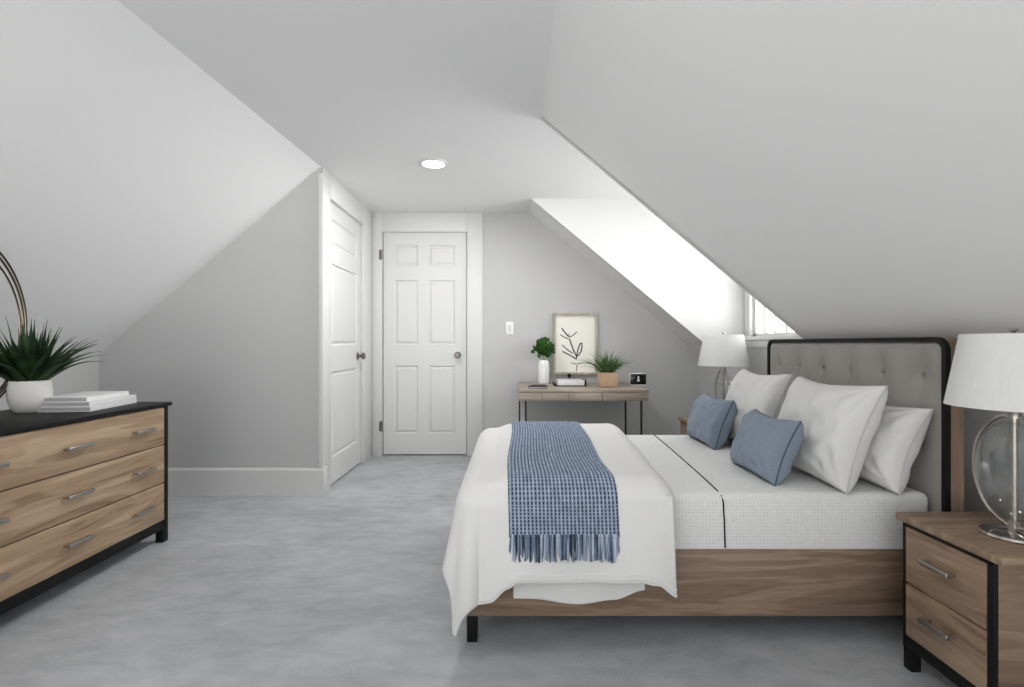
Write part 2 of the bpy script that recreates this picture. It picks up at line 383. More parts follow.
# dormer front wall with window opening
WY0, WY1, WZ0, WZ1 = 2.98, 4.32, 1.156, 2.20
b = B(); box(b, XD, XD+.1, YN-.05, WY0, 1.0, ZC); box(b, XD, XD+.1, WY1, YC+.05, 1.0, ZC); box(b, XD, XD+.1, WY0, WY1, WZ1, ZC); box(b, XD, XD+.1, WY0, WY1, 1.0, WZ0)
struct('wall_dormer', b, 'cheek', smooth=False)
b = B(); box(b, XK-.03, XD, YN+.002, YC-.002, 1.125, 1.152, .004); box(b, XK-.012, XK, YN+.002, YC-.002, 1.07, 1.125, .003); struct('trim_1', b, 'trim')
def window(name, axis, a0, a1, z0, z1, pos, nv, nh):
    """a casing, sash bars and one pane; axis 'X' = the pane faces X"""
    def bx(b, u0, u1, w0, w1, d0, d1, bev=.003):
        if axis == 'X': box(b, pos+d0, pos+d1, u0, u1, w0, w1, bev)
        else: box(b, u0, u1, pos+d0, pos+d1, w0, w1, bev)
    e = bpy.data.objects.new(name, None); C.objects.link(e); e['kind'] = 'structure'
    b = B(); s = .028
    bx(b, a0-.005, a0+s, z0, z1, .02, .06); bx(b, a1-s, a1+.005, z0, z1, .02, .06); bx(b, a0, a1, z0-.005, z0+s, .02, .06); bx(b, a0, a1, z1-s, z1+.005, .02, .06)
    obj('window_frame', b, 'trim', e)
    b = B()
    for i in range(1, nv+1):
        u = a0+(a1-a0)*i/(nv+1); wd = .022 if i == (nv+1)/2 else .008
        bx(b, u-wd, u+wd, z0+s, z1-s, .025, .055)
    for i in range(1, nh+1):
        q = z0+(z1-z0)*i/(nh+1); bx(b, a0+s, a1-s, q-.011, q+.011, .028, .052)
    obj('muntin', b, 'trim', e)
    b = B(); bx(b, a0+.03, a1-.03, z0+.03, z1-.03, .038, .042, 0); obj('pane', b, 'pane', e, smooth=False)
    return e
wn = window('window_1', 'X', WY0, WY1, WZ0, WZ1, XD, 7, 1)
b = B()
for (u0, u1, q0, q1) in ((WY1-.01, YC-.012, 1.152, WZ1+.1), (YN+.012, WY0+.01, 1.152, WZ1+.1), (WY0+.01, WY1-.01, WZ1-.01, WZ1+.1)): box(b, XD-.022, XD, u0, u1, q0, q1, .004)
obj('casing', b, 'trim', wn)

# six panel doors
def door_leaf(single=False):
    b = B(); W, H, T = BX1-BX0-.012, DZ-.012, .035
    # door built in local coords: x 0..W, front at y=0, facing -y
    px = [(393.8, 417.2), (428, 454)]; pz = [(2.055, 1.853), (1.71, 1.075), (.87, .203)]
    xs = [((u-382.5)*.0098, (v-382.5)*.0098) for u, v in px]
    cuts_x = [0, xs[0][0], xs[0][1], xs[1][0], xs[1][1], W]; cuts_z = [0, .203, .87, 1.075, 1.71, 1.853, 2.055, H]
    if single: cuts_x = [0, .09, W-.10, W]
    grid = {}
    for i, x in enumerate(cuts_x):
        for j, z in enumerate(cuts_z): grid[i, j] = b.verts.new((x, 0, z))
    panels = []
    for i in range(len(cuts_x)-1):
        for j in range(7):
            f = b.faces.new((grid[i, j], grid[i+1, j], grid[i+1, j+1], grid[i, j+1]))
            if i in (1, 3) and j in (1, 3, 5): panels.append(f)
    b.normal_update()
    for f in panels:
        r = bmesh.ops.inset_region(b, faces=[f], thickness=.013, depth=-.012)
        bmesh.ops.inset_region(b, faces=[f], thickness=.010, depth=0)
        bmesh.ops.inset_region(b, faces=[f], thickness=.022, depth=.009)
    # body
    box(b, 0, W, .0005, T, 0, H)
    # face normals decide the inset direction: force them toward -y
    return b
def fix_depth(b):  # panels must be recessed (+y)
    ys = [v.co.y for v in b.verts]
    if min(ys) < -.001:
        for v in b.verts:
            if v.co.y < 0: v.co.y = -v.co.y
def make_knob(par, x, y, z, axis):
    b = B(); 
    prof = [(0, 0), (.033, 0), (.033, .006), (.015, .010), (.012, .03), (.018, .036), (.029, .046), (.030, .058), (.022, .068), (0, .070)]
    lathe(b, prof, seg=28)
    R = Matrix.Rotation(PI/2, 4, 'X') if axis == '-y' else Matrix.Rotation(PI/2, 4, 'Y')
    bmesh.ops.transform(b, matrix=Matrix.Translation((x, y, z)) @ R, verts=b.verts)
    return obj('door_knob', b, 'knobmetal', par)
def door_builder(name, loc, rz, hinge_side, cas):
    e = bpy.data.objects.new(name, None); C.objects.link(e); e['kind'] = 'structure'; e.location = loc; e.rotation_euler = (0, 0, rz)
    b = door_leaf(hinge_side == 'single'); W = BX1-BX0-.012
    # the front skin and body: recess = towards +y; open the body front so the recess shows
    for f in [f for f in b.faces if abs(f.calc_center_median().y-.0005) < 1e-5 and abs(f.normal.y) > .9 and f.calc_area() > 1]: b.faces.remove(f)
    fix_depth(b)
    leaf = obj('door_leaf', b, 'trim', e, ang=15)
    make_knob(e, W-.085, 0, .975, '-y')
    b = B()
    for z in (1.955, .28):
        box(b, -.034, -.004, -.034, -.029, z-.048, z+.048, .001); tube(b, [(-.006, -.036, z-.05), (-.006, -.036, z+.05)], .006)
        hinge = obj('hinge', b, 'knobmetal', e); b = B()
    b.free()
    return e
d1 = door_builder('door_1', (BX0+.006, YB+.012, .012), 0, 'l', None)
d2 = door_builder('door_2', (XC-.028, DY0+.006, .012), PI/2, 'single', None)
for h in [c for c in d2.children if c.name.startswith('hinge')]: bpy.data.objects.remove(h)
b = B(); box(b, BX0-.1, BX1+.1, YB+.101, YB+.15, 0, ZC); struct('leak_board_door', b, 'wall', smooth=False)  # unseen board added to stop light leaking round the door leaf
b = B(); box(b, XC-.20, XC-.12, YF+.1, YB+.0, 0, ZC); struct('leak_board_closet', b, 'wall', smooth=False)  # added out of sight to block light at the closet door gaps
# casings: flat boards up to the ceiling, on the wall face
b = B()
box(b, XC, BX0-.002, YB-.018, YB, 0, ZC, .003); box(b, BX1+.002, -.296, YB-.018, YB, 0, ZC, .003); box(b, BX0-.002, BX1+.002, YB-.018, YB, DZ+.002, ZC, .003)
struct('trim_2', b, 'trim')
b = B()
box(b, XC-.02, XC, YF+.02, DY0-.004, 0, ZC, .003); box(b, XC-.02, XC, DY1+.004, YB-.018, 0, ZC, .003); box(b, XC-.02, XC, DY0-.004, DY1+.004, DZ+.004, ZC, .003)
box(b, XC-.03, XC+.006, YF-.012, YF+.03, .0, 2.33, .004)
struct('trim_3', b, 'trim')
# baseboards
b = B(); prism(b, [(YF, 0), (YF, .2), (YF-.008, .2), (YF-.016, .185), (YF-.016, 0)], 'X', XL, XC+.0); 
struct('baseboard_left', b, 'trim', smooth=False)
b = B(); box(b, XC-.002, XC+.014, YF-.016, YF+.045, 0, .2, .002); struct('baseboard_corner', b, 'trim')
b = B(); prism(b, [(YB, 0), (YB, .13), (YB-.008, .13), (YB-.014, .118), (YB-.014, 0)], 'X', -.296, XK); struct('baseboard_back', b, 'trim', smooth=False)
b = B(); box(b, XK-.014, XK, YR, YB-.014, 0, .13, .003); struct('baseboard_right', b, 'trim')

# recessed ceiling lights: one seen, two added out of view for even light
def make_light(i, x, y, lab):
    t = thing('ceiling_light', lab, 'ceiling light', (x, y, ZC), 0, 'recessed ceiling lights')
    b = B(); lathe(b, [(.078, -.001), (.082, -.010), (.10, -.007), (.104, 0)], seg=48); obj('trim_ring', b, 'trim', t)
    b = B(); lathe(b, [(0, -.007), (.08, -.006), (.08, -.001)], seg=48); obj('diffuser', b, 'diffuser', t)
    return t
tl = make_light(0, *LIGHT_POS[0], 'round lit recessed ceiling light in front of the two white doors')
dup(tl, (*LIGHT_POS[1], ZC), label='round recessed ceiling light added out of view above the open carpet, for even lighting')
dup(tl, (*LIGHT_POS[2], ZC), label='round recessed ceiling light added out of view behind the camera, for even lighting')

# light switch
t = thing('light_switch', 'white rectangular light switch on the grey wall left of the framed drawing', 'light switch', (-.032, YB, 1.25))
b = B(); box(b, -.036, .036, -.006, 0, -.062, .062, .003); obj('cover_plate', b, 'switch', t)
b = B(); box(b, -.016, .016, -.010, -.005, -.034, .034, .002); obj('rocker', b, 'trim', t)

# ---------------------------------------------------------------- bed
BY0, BY1 = 1.835, 3.05       # side faces of the bed
BX_F, BX_H = -.17, 1.545     # foot / headboard front
bed = thing('bed', 'walnut platform bed with tufted grey headboard, made up in white', 'bed', ((BX_F+BX_H)/2, (BY0+BY1)/2, 0))
OX, OY = bed.location.x, bed.location.y
def bobj(name, b, mat, parent=bed, **k):
    bmesh.ops.translate(b, verts=b.verts, vec=(-OX, -OY, 0)); return obj(name, b, mat, parent, **k)
b = B(); box(b, BX_F+.01, BX_H+.02, BY0, BY0+.035, .098, .346, .004); bobj('side_rail', b, 'walnut_x')
b = B(); box(b, BX_F+.01, BX_H+.02, BY1-.035, BY1, .098, .346, .004); bobj('side_rail', b, 'walnut_x')
b = B(); box(b, BX_F-.02, BX_F+.012, BY0, BY1, .098, .346, .004); bobj('foot_rail', b, 'walnut_y')
for x in (BX_F+.0, BX_H-.06):
    for y in (BY0+.004, BY1-.05):
        b = B(); box(b, x, x+.038, y, y+.045, 0, .105, .003); bobj('leg', b, 'black')
# headboard board, rounded corners, frame, upholstery
HY0, HY1, HZ = 1.782, 3.035, 1.124
def ringprism(b, outer, inner, x0, x1):
    n = len(outer); V = [[b.verts.new((x, *p)) for p in P] for x, P in ((x0, outer), (x0, inner), (x1, inner), (x1, outer))]
    for i in range(n):
        j = (i+1) % n
        for q in range(4): A, Bq = V[q], V[(q+1) % 4]; b.faces.new((A[i], A[j], Bq[j], Bq[i]))
def rrect(y0, y1, z0, z1, r, n=8, bottom=False):
    pts = [(y0, z0), (y1, z0)]
    for i in range(n+1):
        a = i/n*PI/2; pts.append((y1-r+r*math.cos(a), z1-r+r*math.sin(a)))
    for i in range(n+1):
        a = PI/2+i/n*PI/2; pts.append((y0+r+r*math.cos(a), z1-r+r*math.sin(a)))
    return pts
b = B(); prism(b, rrect(HY0+.004, HY1-.004, .0, HZ-.004, .05), 'X', 1.580, 1.605); ringprism(b, rrect(HY0, HY1, .0, HZ, .05), rrect(HY0+.018, HY1-.018, .018, HZ-.018, .034), 1.560, 1.607)
bobj('headboard', b, 'walnut_z')
b = B(); outer = rrect(HY0, HY1, .30, HZ, .05); inner = rrect(HY0+.018, HY1-.018, .318, HZ-.018, .034)
ringprism(b, outer, inner, 1.542, 1.561); bobj('headboard_frame', b, 'black')
b = B(); tufts = [1.915, 2.12, 2.325, 2.53, 2.735, 2.935]
NY, NZ = 220, 110; g = {}
for i in range(NY+1):
    for j in range(NZ+1):
        y = HY0+.016+(HY1-HY0-.032)*i/NY; z = .33+(HZ-.016-.33)*j/NZ
        e = min(y-HY0-.016, HY1-.016-y, HZ-.016-z); cy = min(y-HY0, HY1-y); cz = HZ-z
        if cy < .05 and cz < .05: e = .034-math.hypot(.05-cy, .05-cz)
        x = 1.551+.016*math.exp(-(max(e, 0)/.009)**1.0)
        for ty in tufts:
            for tz in (.985, .72):
                d = math.hypot(y-ty, (z-tz)); x += .024*math.exp(-(d/.042)**1.0)
                # soft creases running down and up from the button
                x += .0045*math.exp(-((y-ty)/.012)**2)*math.exp(-abs(z-tz)/.10)
            x += -.003*math.exp(-((z-.985)/.09)**2)*math.cos(2*PI*(y-1.915)/.205)*-1*.6
        g[i, j] = b.verts.new((min(x-.006, 1.5725), y, z))
for i in range(NY):
    for j in range(NZ): b.faces.new((g[i, j], g[i+1, j], g[i+1, j+1], g[i, j+1]))
up = bobj('headboard_upholstery', b, 'uphol', ang=80)
for ty in tufts:
    b = B(); ball(b, (1.566-OX, ty-OY, .985), .008, .5, 1, 1, 12, 8); obj('tuft_button', b, 'uphol', up)
# mattress
MT = .548
b = B(); box(b, BX_F+.03, 1.540, BY0+.002, BY1-.004, .32, MT, .028, 5); mt = bobj('mattress', b, 'sheet', ang=60)
b = B()
pl = [(.85, BY1-.02, MT+.0005), (.845, 2.9, MT+.001), (.81, 2.4, MT+.001), (.778, 2.0, MT+.001), (.768, 1.90, MT+.001), (.766, 1.868, MT-.001), (.768, 1.846, MT-.010), (.772, 1.836, MT-.028), (.776, 1.836, .45), (.779, 1.836, .35)]
tube(b, pl, .0030, 6); ob = bobj('sheet_piping', b, 'black')

# draping
DT = .600; DR = .075; XE = -.125; YE = 1.845; YEF = 3.015
def drape(a, bb, lift=0.0, fold=1.0, flare=.10):
    dx = max(0, XE-a); dn = max(0, YE-bb); df = max(0, bb-YEF); dy = dn-df
    d = math.hypot(dx, dy); px = max(a, XE); py = min(max(bb, YE), YEF)
    r = DR+lift; L = DR*PI/2
    nz = noise.noise(Vector((a*2.6, bb*2.6, 3.1)))*.010+noise.noise(Vector((a*6, bb*6, 8.1)))*.004
    if d < 1e-9:
        ed = min(1, min(a-XE, bb-YE, YEF-bb)/.12)
        q = min(1, max(0, (-.01-a)/.09)); q = q*q*(3-2*q)*.026
        return Vector((px, py, DT+lift+nz*max(0, ed)*fold+.004-q))
    ux, uy = -dx/d, -dy/d
    if d < L: h = r*math.sin(d/DR); v = DR-(r)*math.cos(d/DR)
    else:
        e = d-L
        f = 0
        ang = math.atan2(dy, dx)
        if dx > 0 and abs(dy) > 0:
            q = min(1, abs(ang)/(PI/2)); ee = min(1, e/.22)
            f = ((1-q)*.012*math.sin((YE if dy > 0 else YEF)*14)+q*.015*math.sin(XE*15+1.2))*ee + (.020*math.sin(PI*q)+.012*math.sin(3*PI*q))*ee
        elif dx > 0: f = .012*math.sin(bb*14)*min(1, e/.2)
        else: f = .015*math.sin(a*15+1.2)*min(1, e/.25)
        h = r+flare*e+f*fold*1.0; v = DR+e*(1-flare*.1)
    return Vector((px+ux*h, py+uy*h, DT+.004-v+ (nz*.2 if d < L else 0)-.026*(lambda k: k*k*(3-2*k))(min(1, max(0, (-.01-px)/.09)))))
def interp(T, x):
    if x <= T[0][0]: return T[0][1]
    for (x0, v0), (x1, v1) in zip(T, T[1:]):
        if x <= x1:
            t = (x-x0)/(x1-x0); t = t*t*(3-2*t); return v0+(v1-v0)*t
    return T[-1][1]
hemT = [(-.50, .43), (-.15, .435), (-.08, .425), (-.02, .395), (.015, .372), (.2, .385), (.34, .38), (.44, .372), (.50, .385), (.58, .435)]
def duvet_pt(i, j, NA, NB):
    s = i/NA; t = j/NB
    # far side drop .30, near side by hemT
    aL = XE-.33
    # right border slightly oblique
    bl = YE-.40+(YEF+.30-(YE-.40))*t
    aR = .568+.075*min(max((bl-YE)/(YEF-YE), 0), 1)
    a = aL+(aR-aL)*s
    D = interp(hemT, a)
    if t < .5:
        tt = t/.5; yy = YE-D+(2.4-(YE-D))*tt
    else:
        tt = (t-.5)/.5; yy = 2.4+(YEF+.30-2.4)*tt
    return a, yy
b = B(); NA, NB = 120, 180; g = {}; hemline = []
for i in range(NA+1):
    for j in range(NB+1):
        a, yy = duvet_pt(i, j, NA, NB)
        p = drape(a, yy)
        # the right border rolls down on to the mattress
        s = (NA-i)/NA*(.98)
        if i > NA-8:
            k = (i-(NA-8))/8; 
            if p.z > MT+.01: p.z -= (.036)*k*k
        g[i, j] = b.verts.new(p)
        if j == 0: hemline.append(p.copy())
for i in range(NA):
    for j in range(NB): b.faces.new((g[i, j], g[i+1, j], g[i+1, j+1], g[i, j+1]))
dv = bobj('duvet', b, 'duvet', sub=1, solid=.026, ang=180)
# the duvet rests on the bed but is a thing of its own
dv.parent = None; dv.location = (OX, OY, 0); tag(dv, 'white duvet draped over the foot of the bed, hanging down its side', 'duvet')
b = B(); hl = []
edge = [g_ for g_ in hemline]
tube(b, [p+Vector((0, -.004, .003)) for p in edge], .0065, 8); 
o = obj('hem_piping', b, 'hem', dv); o.data.transform(Matrix.Translation((-OX, -OY, 0)))
# stitched line a little above the hem
b = B(); st = []
for i in range(0, NA+1):
    a, yy = duvet_pt(i, 0, NA, NB); p = drape(a, yy+.028); n_ = Vector((0, -1, 0)) if a > XE else Vector((-(XE-a), -(YE-yy), 0)).normalized()
    st.append(p+n_*.0125)
tube(b, st, .0028, 5); o = obj('hem_seam', b, 'hem', dv); o.data.transform(Matrix.Translation((-OX, -OY, 0)))
# the lower layer peeping out under the duvet's hem
b = B(); NA2, NB2 = 60, 14; g = {}
lowT = [(-.0, .190), (.06, .186), (.24, .172), (.36, .182), (.47, .222)]
for i in range(NA2+1):
    for j in range(NB2+1):
        x = -.0+.47*i/NA2; z0 = interp(lowT, x); z = z0+(.36-z0)*j/NB2
        g[i, j] = b.verts.new((x, 1.783+.006*math.sin(x*22)+.010*(j/NB2), z))
for i in range(NA2):
    for j in range(NB2): b.faces.new((g[i, j], g[i+1, j], g[i+1, j+1], g[i, j+1]))
o = obj('lower_layer', b, 'duvet', dv, solid=.014, sub=1, ang=180); o.data.transform(Matrix.Translation((-OX, -OY, 0)))

# throw blanket
TA0, TA1 = -.016, .366; TD = .178
b = B(); NA, NB = 230, 300; g = {}; uvs = {}
bT0, bT1 = YE-TD-.045, YEF+.10
for i in range(NA+1):
    for j in range(NB+1):
        s = i/NA; t = j/NB; bb = bT0+(bT1-bT0)*t
        wob = .006*math.sin(bb*5+.5)
        far = max(0, (bb-YE)/(YEF-YE))
        a = TA0+(TA1-TA0)*s + .03*far*(.3+.7*s) + wob
        q = a
        p = drape(q, bb, lift=.0)
        p1 = drape(q, bb+.004); p0 = drape(q, bb-.004)
        tdir = (p1-p0); nrm = Vector((0, -tdir.z, tdir.y)).normalized()
        if nrm.z < 0 and bb > YE: nrm = -nrm
        if bb < YE and nrm.y > 0: nrm = -nrm
        rib = abs(math.sin((s*(TA1-TA0))*PI/.0135)); row = abs(math.sin(bb*PI/.0125))
        lift = .016+.006*max(rib, .7*row)
        e = min(s, 1-s)*(TA1-TA0)
        lift -= .008*math.exp(-e/.006)
        p = p+nrm*lift
        g[i, j] = b.verts.new(p); uvs[g[i, j]] = (s*(TA1-TA0), bb)
uvl = b.loops.layers.uv.new('UVMap')
for i in range(NA):
    for j in range(NB):
        f = b.faces.new((g[i, j], g[i+1, j], g[i+1, j+1], g[i, j+1]))
        for l in f.loops: l[uvl].uv = uvs[l.vert]
endrow = [g[i, 0].co.copy() for i in range(0, NA+1)]
o = obj('throw_blanket', b, 'throw', ang=180, solid=.006)
tag(o, 'slate blue woven throw with fringed end lying across the white duvet', 'throw blanket')
th = o
b = B()
NT = 54
for k in range(NT):
    p = endrow[int((k+.5)/NT*NA)]; L = .094+random.uniform(-.006, .004); dx = random.uniform(-.006, .006); dyy = random.uniform(-.006, .003)
    pts = [p+Vector((dx*u*u+.002*math.sin(u*9+k), dyy*u-.002, .010-L*u)) for u in [0, .15, .35, .55, .75, .9, 1]]
    tube(b, pts, lambda u: .0046*(1-.35*abs(u-.45)), 6)
obj('fringe', b, 'fringe', th)
b = B(); tube(b, [p+Vector((0, -.004, .004)) for p in endrow], .005, 8); obj('binding', b, 'fringe', th)

# ---------------------------------------------------------------- cushions
def cushion(name, label, cat, W, H, T, mat, pipe, p_bot, lean, rz, seed, group, dog=.12, roll=0, wr=1.8):
    """local: x = width (runs along the bed's width), y = thickness, z = height; base at z = 0"""
    t = thing(name, label, cat, p_bot, rz, group)
    L = Matrix.Rotation(lean, 4, 'X') @ Matrix.Rotation(roll, 4, 'Y')
    n = 44
    def pos(u, v, side):
        e = ((1-abs(u)**2.6)*(1-abs(v)**2.6)); e = max(e, 0)
        th = T/2*e**.36
        x = W/2*u*(1-dog*(1-v*v)**1.0*abs(u)**3); z = H/2*v*(1-dog*1.15*(1-u*u)*abs(v)**3)
        if v < 0: z = H/2*v*(1-dog*.55*(1-u*u)*abs(v)**3)
        w = 0
        if e > 0:
            q = Vector((u*1.5+seed, v*1.5, side*2+seed))
            w = .010*wr*noise.noise(q)*e + .006*wr*noise.noise(Vector((u*5+seed*3, v*3, side+seed)))*e**.3
            # tension wrinkles that fan from the corners
            for cu, cv in ((1, 1), (-1, 1), (1, -1), (-1, -1)):
                ru, rv = u-cu, v-cv; d = math.hypot(ru, rv); an = math.atan2(rv, ru)
                w += .0028*wr*math.sin(an*13+seed)*math.exp(-((d-.45)/.28)**2)*e**.2
        y = side*(th+w*(1 if th > .004 else 0))
        return Vector((x, y, z+H/2))
    b = B(); G = {}
    for side in (-1, 1):
        for i in range(n+1):
            for j in range(n+1):
                u = math.sin((-1+2*i/n)*PI/2); v = math.sin((-1+2*j/n)*PI/2)
                u = .5*u+.5*(-1+2*i/n); v = .5*v+.5*(-1+2*j/n)
                if (i in (0, n) or j in (0, n)) and side == 1: G[side, i, j] = G[-1, i, j]; continue
                G[side, i, j] = b.verts.new(L @ pos(u, v, side))
        for i in range(n):
            for j in range(n):
                q = [G[side, i, j], G[side, i+1, j], G[side, i+1, j+1], G[side, i, j+1]]
                b.faces.new(q if side == -1 else q[::-1])
    body = obj('cushion_cover', b, mat, t, ang=180)
    pts = []
    for k in range(4*30):
        q = k/30; s = q % 1*2-1
        u, v = [(s, -1), (1, s), (-s, 1), (-1, -s)][int(q)]
        pts.append(L @ pos(u, v, 1))
    b = B(); tube(b, pts, .0028, 6, closed=True); obj('piping', b, pipe, t, ang=180)
    return t
RZ = -PI/2   # local -y (front) faces the foot of the bed (-X)
def place(name, label, cat, xb, xt, yn, yf, z0, z1, T, mat, pipe, seed, group, rz=0, **k):
    lean = -math.atan2(xt-xb, z1-z0); H = math.hypot(xt-xb, z1-z0); W = yf-yn
    return cushion(name, label, cat, W, H, T, mat, pipe, (xb, (yn+yf)/2, z0), lean, RZ+rz, seed, group, **k)
PG = 'off white cushions against the headboard'; BG = 'slate blue lumbar cushions'
place('pillow', 'off white pillow lying lowest at the near end of the headboard, behind the tall cushion', 'pillow', 1.400, 1.522, 1.812, 2.38, MT+.004, .862, .17, 'pillow', 'pillowpipe', 1.3, PG, wr=1.7)
place('pillow', 'tall off white square cushion in front of the headboard, nearest the near nightstand', 'cushion', 1.222, 1.37, 1.83, 2.38, MT+.002, .945, .19, 'pillow', 'pillowpipe', 4.1, PG)
place('pillow', 'tall off white square cushion at the far side of the bed, beside the far lamp', 'cushion', 1.225, 1.37, 2.45, 2.955, MT+.002, .950, .19, 'pillow', 'pillowpipe', 7.7, PG)
place('lumbar_cushion', 'small slate blue cushion in the middle of the bed, the nearer of the two', 'cushion', 1.015, 1.115, 1.935, 2.30, MT+.002, .798, .165, 'blue', 'bluepipe', 2.2, BG, dog=.12, wr=1.6)
place('lumbar_cushion', 'small slate blue cushion at the far edge of the bed, the farther of the two', 'cushion', 1.048, 1.145, 2.59, 2.965, MT+.002, .803, .165, 'blue', 'bluepipe', 9.2, BG, dog=.12, wr=1.6)

# ---------------------------------------------------------------- nightstands
def bar_pull(L, proj=.028, mat='nickel'):
    """pull along local y, projecting to -x; built around the origin on the drawer face"""
    b = B()
    tube(b, [(0, -L/2+.008, 0), (-proj, -L/2+.008, 0)], .0055, 10); tube(b, [(0, L/2-.008, 0), (-proj, L/2-.008, 0)], .0055, 10)
    box(b, -proj-.007, -proj+.006, -L/2, L/2, -.009, .009, .0035, 2)
    return b
def make_nightstand():
    X0, X1, Y0, Y1 = 1.330, 1.795, 1.385, 1.705
    t = thing('nightstand', 'walnut nightstand with black edging and two drawers, at the near side of the bed', 'nightstand', ((X0+X1)/2, (Y0+Y1)/2, 0), 0, 'bedside nightstands')
    ox, oy = (X0+X1)/2, (Y0+Y1)/2
    X0 -= ox; X1 -= ox; Y0 -= oy; Y1 -= oy
    b = B(); box(b, X0-.014, X1+.0, Y0-.04, Y1+.016, .498, .522, .003); obj('top', b, 'walnut_x', t)
    b = B(); box(b, X0+.012, X1, Y0-.001, Y1+.001, .09, .498, .002); obj('body', b, 'walnut_x', t)
    b = B(); ky = .018
    box(b, X0, X0+.014, Y0-.002, Y0+ky, .07, .498, .002); box(b, X0, X0+.014, Y1-ky+.004, Y1+.002, .07, .498, .002)
    box(b, X0, X0+.014, Y0, Y1, .484, .498, .001); box(b, X0, X0+.014, Y0, Y1, .075, .115, .001)
    obj('front_frame', b, 'black', t)
    for x in (X0+.001, X1-.035):
        for y in (Y0, Y1-.034):
            b = B(); box(b, x, x+.034, y, y+.034, 0, .095, .002); obj('leg', b, 'black', t)
    for z0, z1 in ((.297, .482), (.117, .291)):
        b = B(); box(b, X0-.004, X0+.02, Y0+.019, Y1-.016, z0, z1, .0025); d = obj('drawer', b, 'walnut_y', t)
        b = bar_pull(.105); bmesh.ops.translate(b, verts=b.verts, vec=(X0-.004, 0, (z0+z1)/2+.015)); obj('handle', b, 'nickel', d)
    return t, ox, oy
ns, nox, noy = make_nightstand()
dup(ns, (nox-.014, 3.765, 0), label='walnut nightstand at the far side of the bed, mostly hidden by the blue cushion')

# table lamps
def make_lamp(loc):
    t = thing('table_lamp', 'table lamp with white shade and metal ring base, on the near nightstand', 'lamp', loc, 0, 'bedside table lamps')
    b = B(); lathe(b, [(0, 0), (.079, 0), (.081, .005), (.078, .011), (.062, .016), (.02, .019), (0, .019)], seg=56); obj('base', b, 'polish', t)
    b = B(); tube(b, [(0, 0, .015), (0, 0, .42)], .0095, 16); box(b, -.011, .011, -.011, .011, .015, .045, .003); lathe(b, [(0, .355), (.018, .355), (.018, .37), (.01, .385), (.01, .42)], seg=24); obj('stem', b, 'nickel', t)
    n = 72; b = B()
    tube(b, [(.0, .130*math.cos(2*PI*i/n), .195+.168*math.sin(2*PI*i/n)) for i in range(n)], .0058, 10, closed=True); obj('ring', b, 'polish', t)
    b = B(); ball(b, (0, 0, .195), .150, .36, .80, 1.0, 48, 32); obj('glass_orb', b, 'orb', t, ang=180)
    b = B(); H0, H1, R0, R1 = .388, .607, .161, .124
    lathe(b, [(R0, H0), (R1, H1), (R1-.003, H1), (R0-.003, H0), (R0, H0)], seg=96); sh = obj('lamp_shade', b, 'shade', t)
    b = B()
    for k in range(3): a = k*2*PI/3+.4; tube(b, [(0, 0, H1-.01), (R1*.99*math.cos(a), R1*.99*math.sin(a), H1-.006)], .002, 6)
    tube(b, [(0, 0, .41), (0, 0, H1+.002)], .004, 8)
    obj('harp', b, 'nickel', sh)
    b = B(); lathe(b, [(0, .604), (.007, .604), (.004, .611), (.012, .617), (.010, .622), (0, .623)], seg=20); obj('finial', b, 'polish', t)
    return t
lamp = make_lamp((1.503, 1.50, .522))
dup(lamp, (1.585, 3.765, .522), label='table lamp with white shade and glass base, on the far nightstand', scale=(1.13, 1.13, 1.06))

# ---------------------------------------------------------------- dresser
XF, XBk, DYa, DYb = -1.935, -2.50, 1.235, 2.800
t = thing('dresser', 'long black dresser with pale oak drawer fronts along the left wall', 'dresser', ((XF+XBk)/2, (DYa+DYb)/2, 0))
ox, oy = (XF+XBk)/2, (DYa+DYb)/2
def dobj(name, b, mat, par=t, **k):
    bmesh.ops.translate(b, verts=b.verts, vec=(-ox, -oy, 0)); return obj(name, b, mat, par, **k)
b = B(); box(b, XBk-.012, XF+.014, DYa-.015, DYb+.018, .752, .772, .002); dobj('top', b, 'black')
b = B(); box(b, XBk, XF-.02, DYa+.002, DYb-.002, .085, .752, .002); dobj('body', b, 'black')
b = B()
for y in (DYa, DYb-.026): box(b, XF-.03, XF+.004, y, y+.026, .075, .752, .002)
box(b, XF-.03, XF, DYa+.026, DYb-.026, .072, .122, .002)
dobj('front_frame', b, 'black')
for x in (XBk+.005, XF-.038):
    for y in (DYa+.0, DYb-.042):
        b = B(); box(b, x, x+.042, y, y+.042, 0, .082, .002); dobj('leg', b, 'black')
for z0, z1 in ((.5425, .747), (.332, .537), (.125, .3265)):
    b = B(); box(b, XF-.028, XF+.002, DYa+.028, DYb-.028, z0, z1, .002); d = dobj('drawer', b, 'oak')
    for y in (1.43, 1.825, 2.211, 2.605):
        b = bar_pull(.132, .026); bmesh.ops.scale(b, vec=(-1, 1, 1), verts=b.verts); bmesh.ops.translate(b, verts=b.verts, vec=(XF+.002, y, (z0+z1)/2)); dobj('handle', b, 'nickel', d)

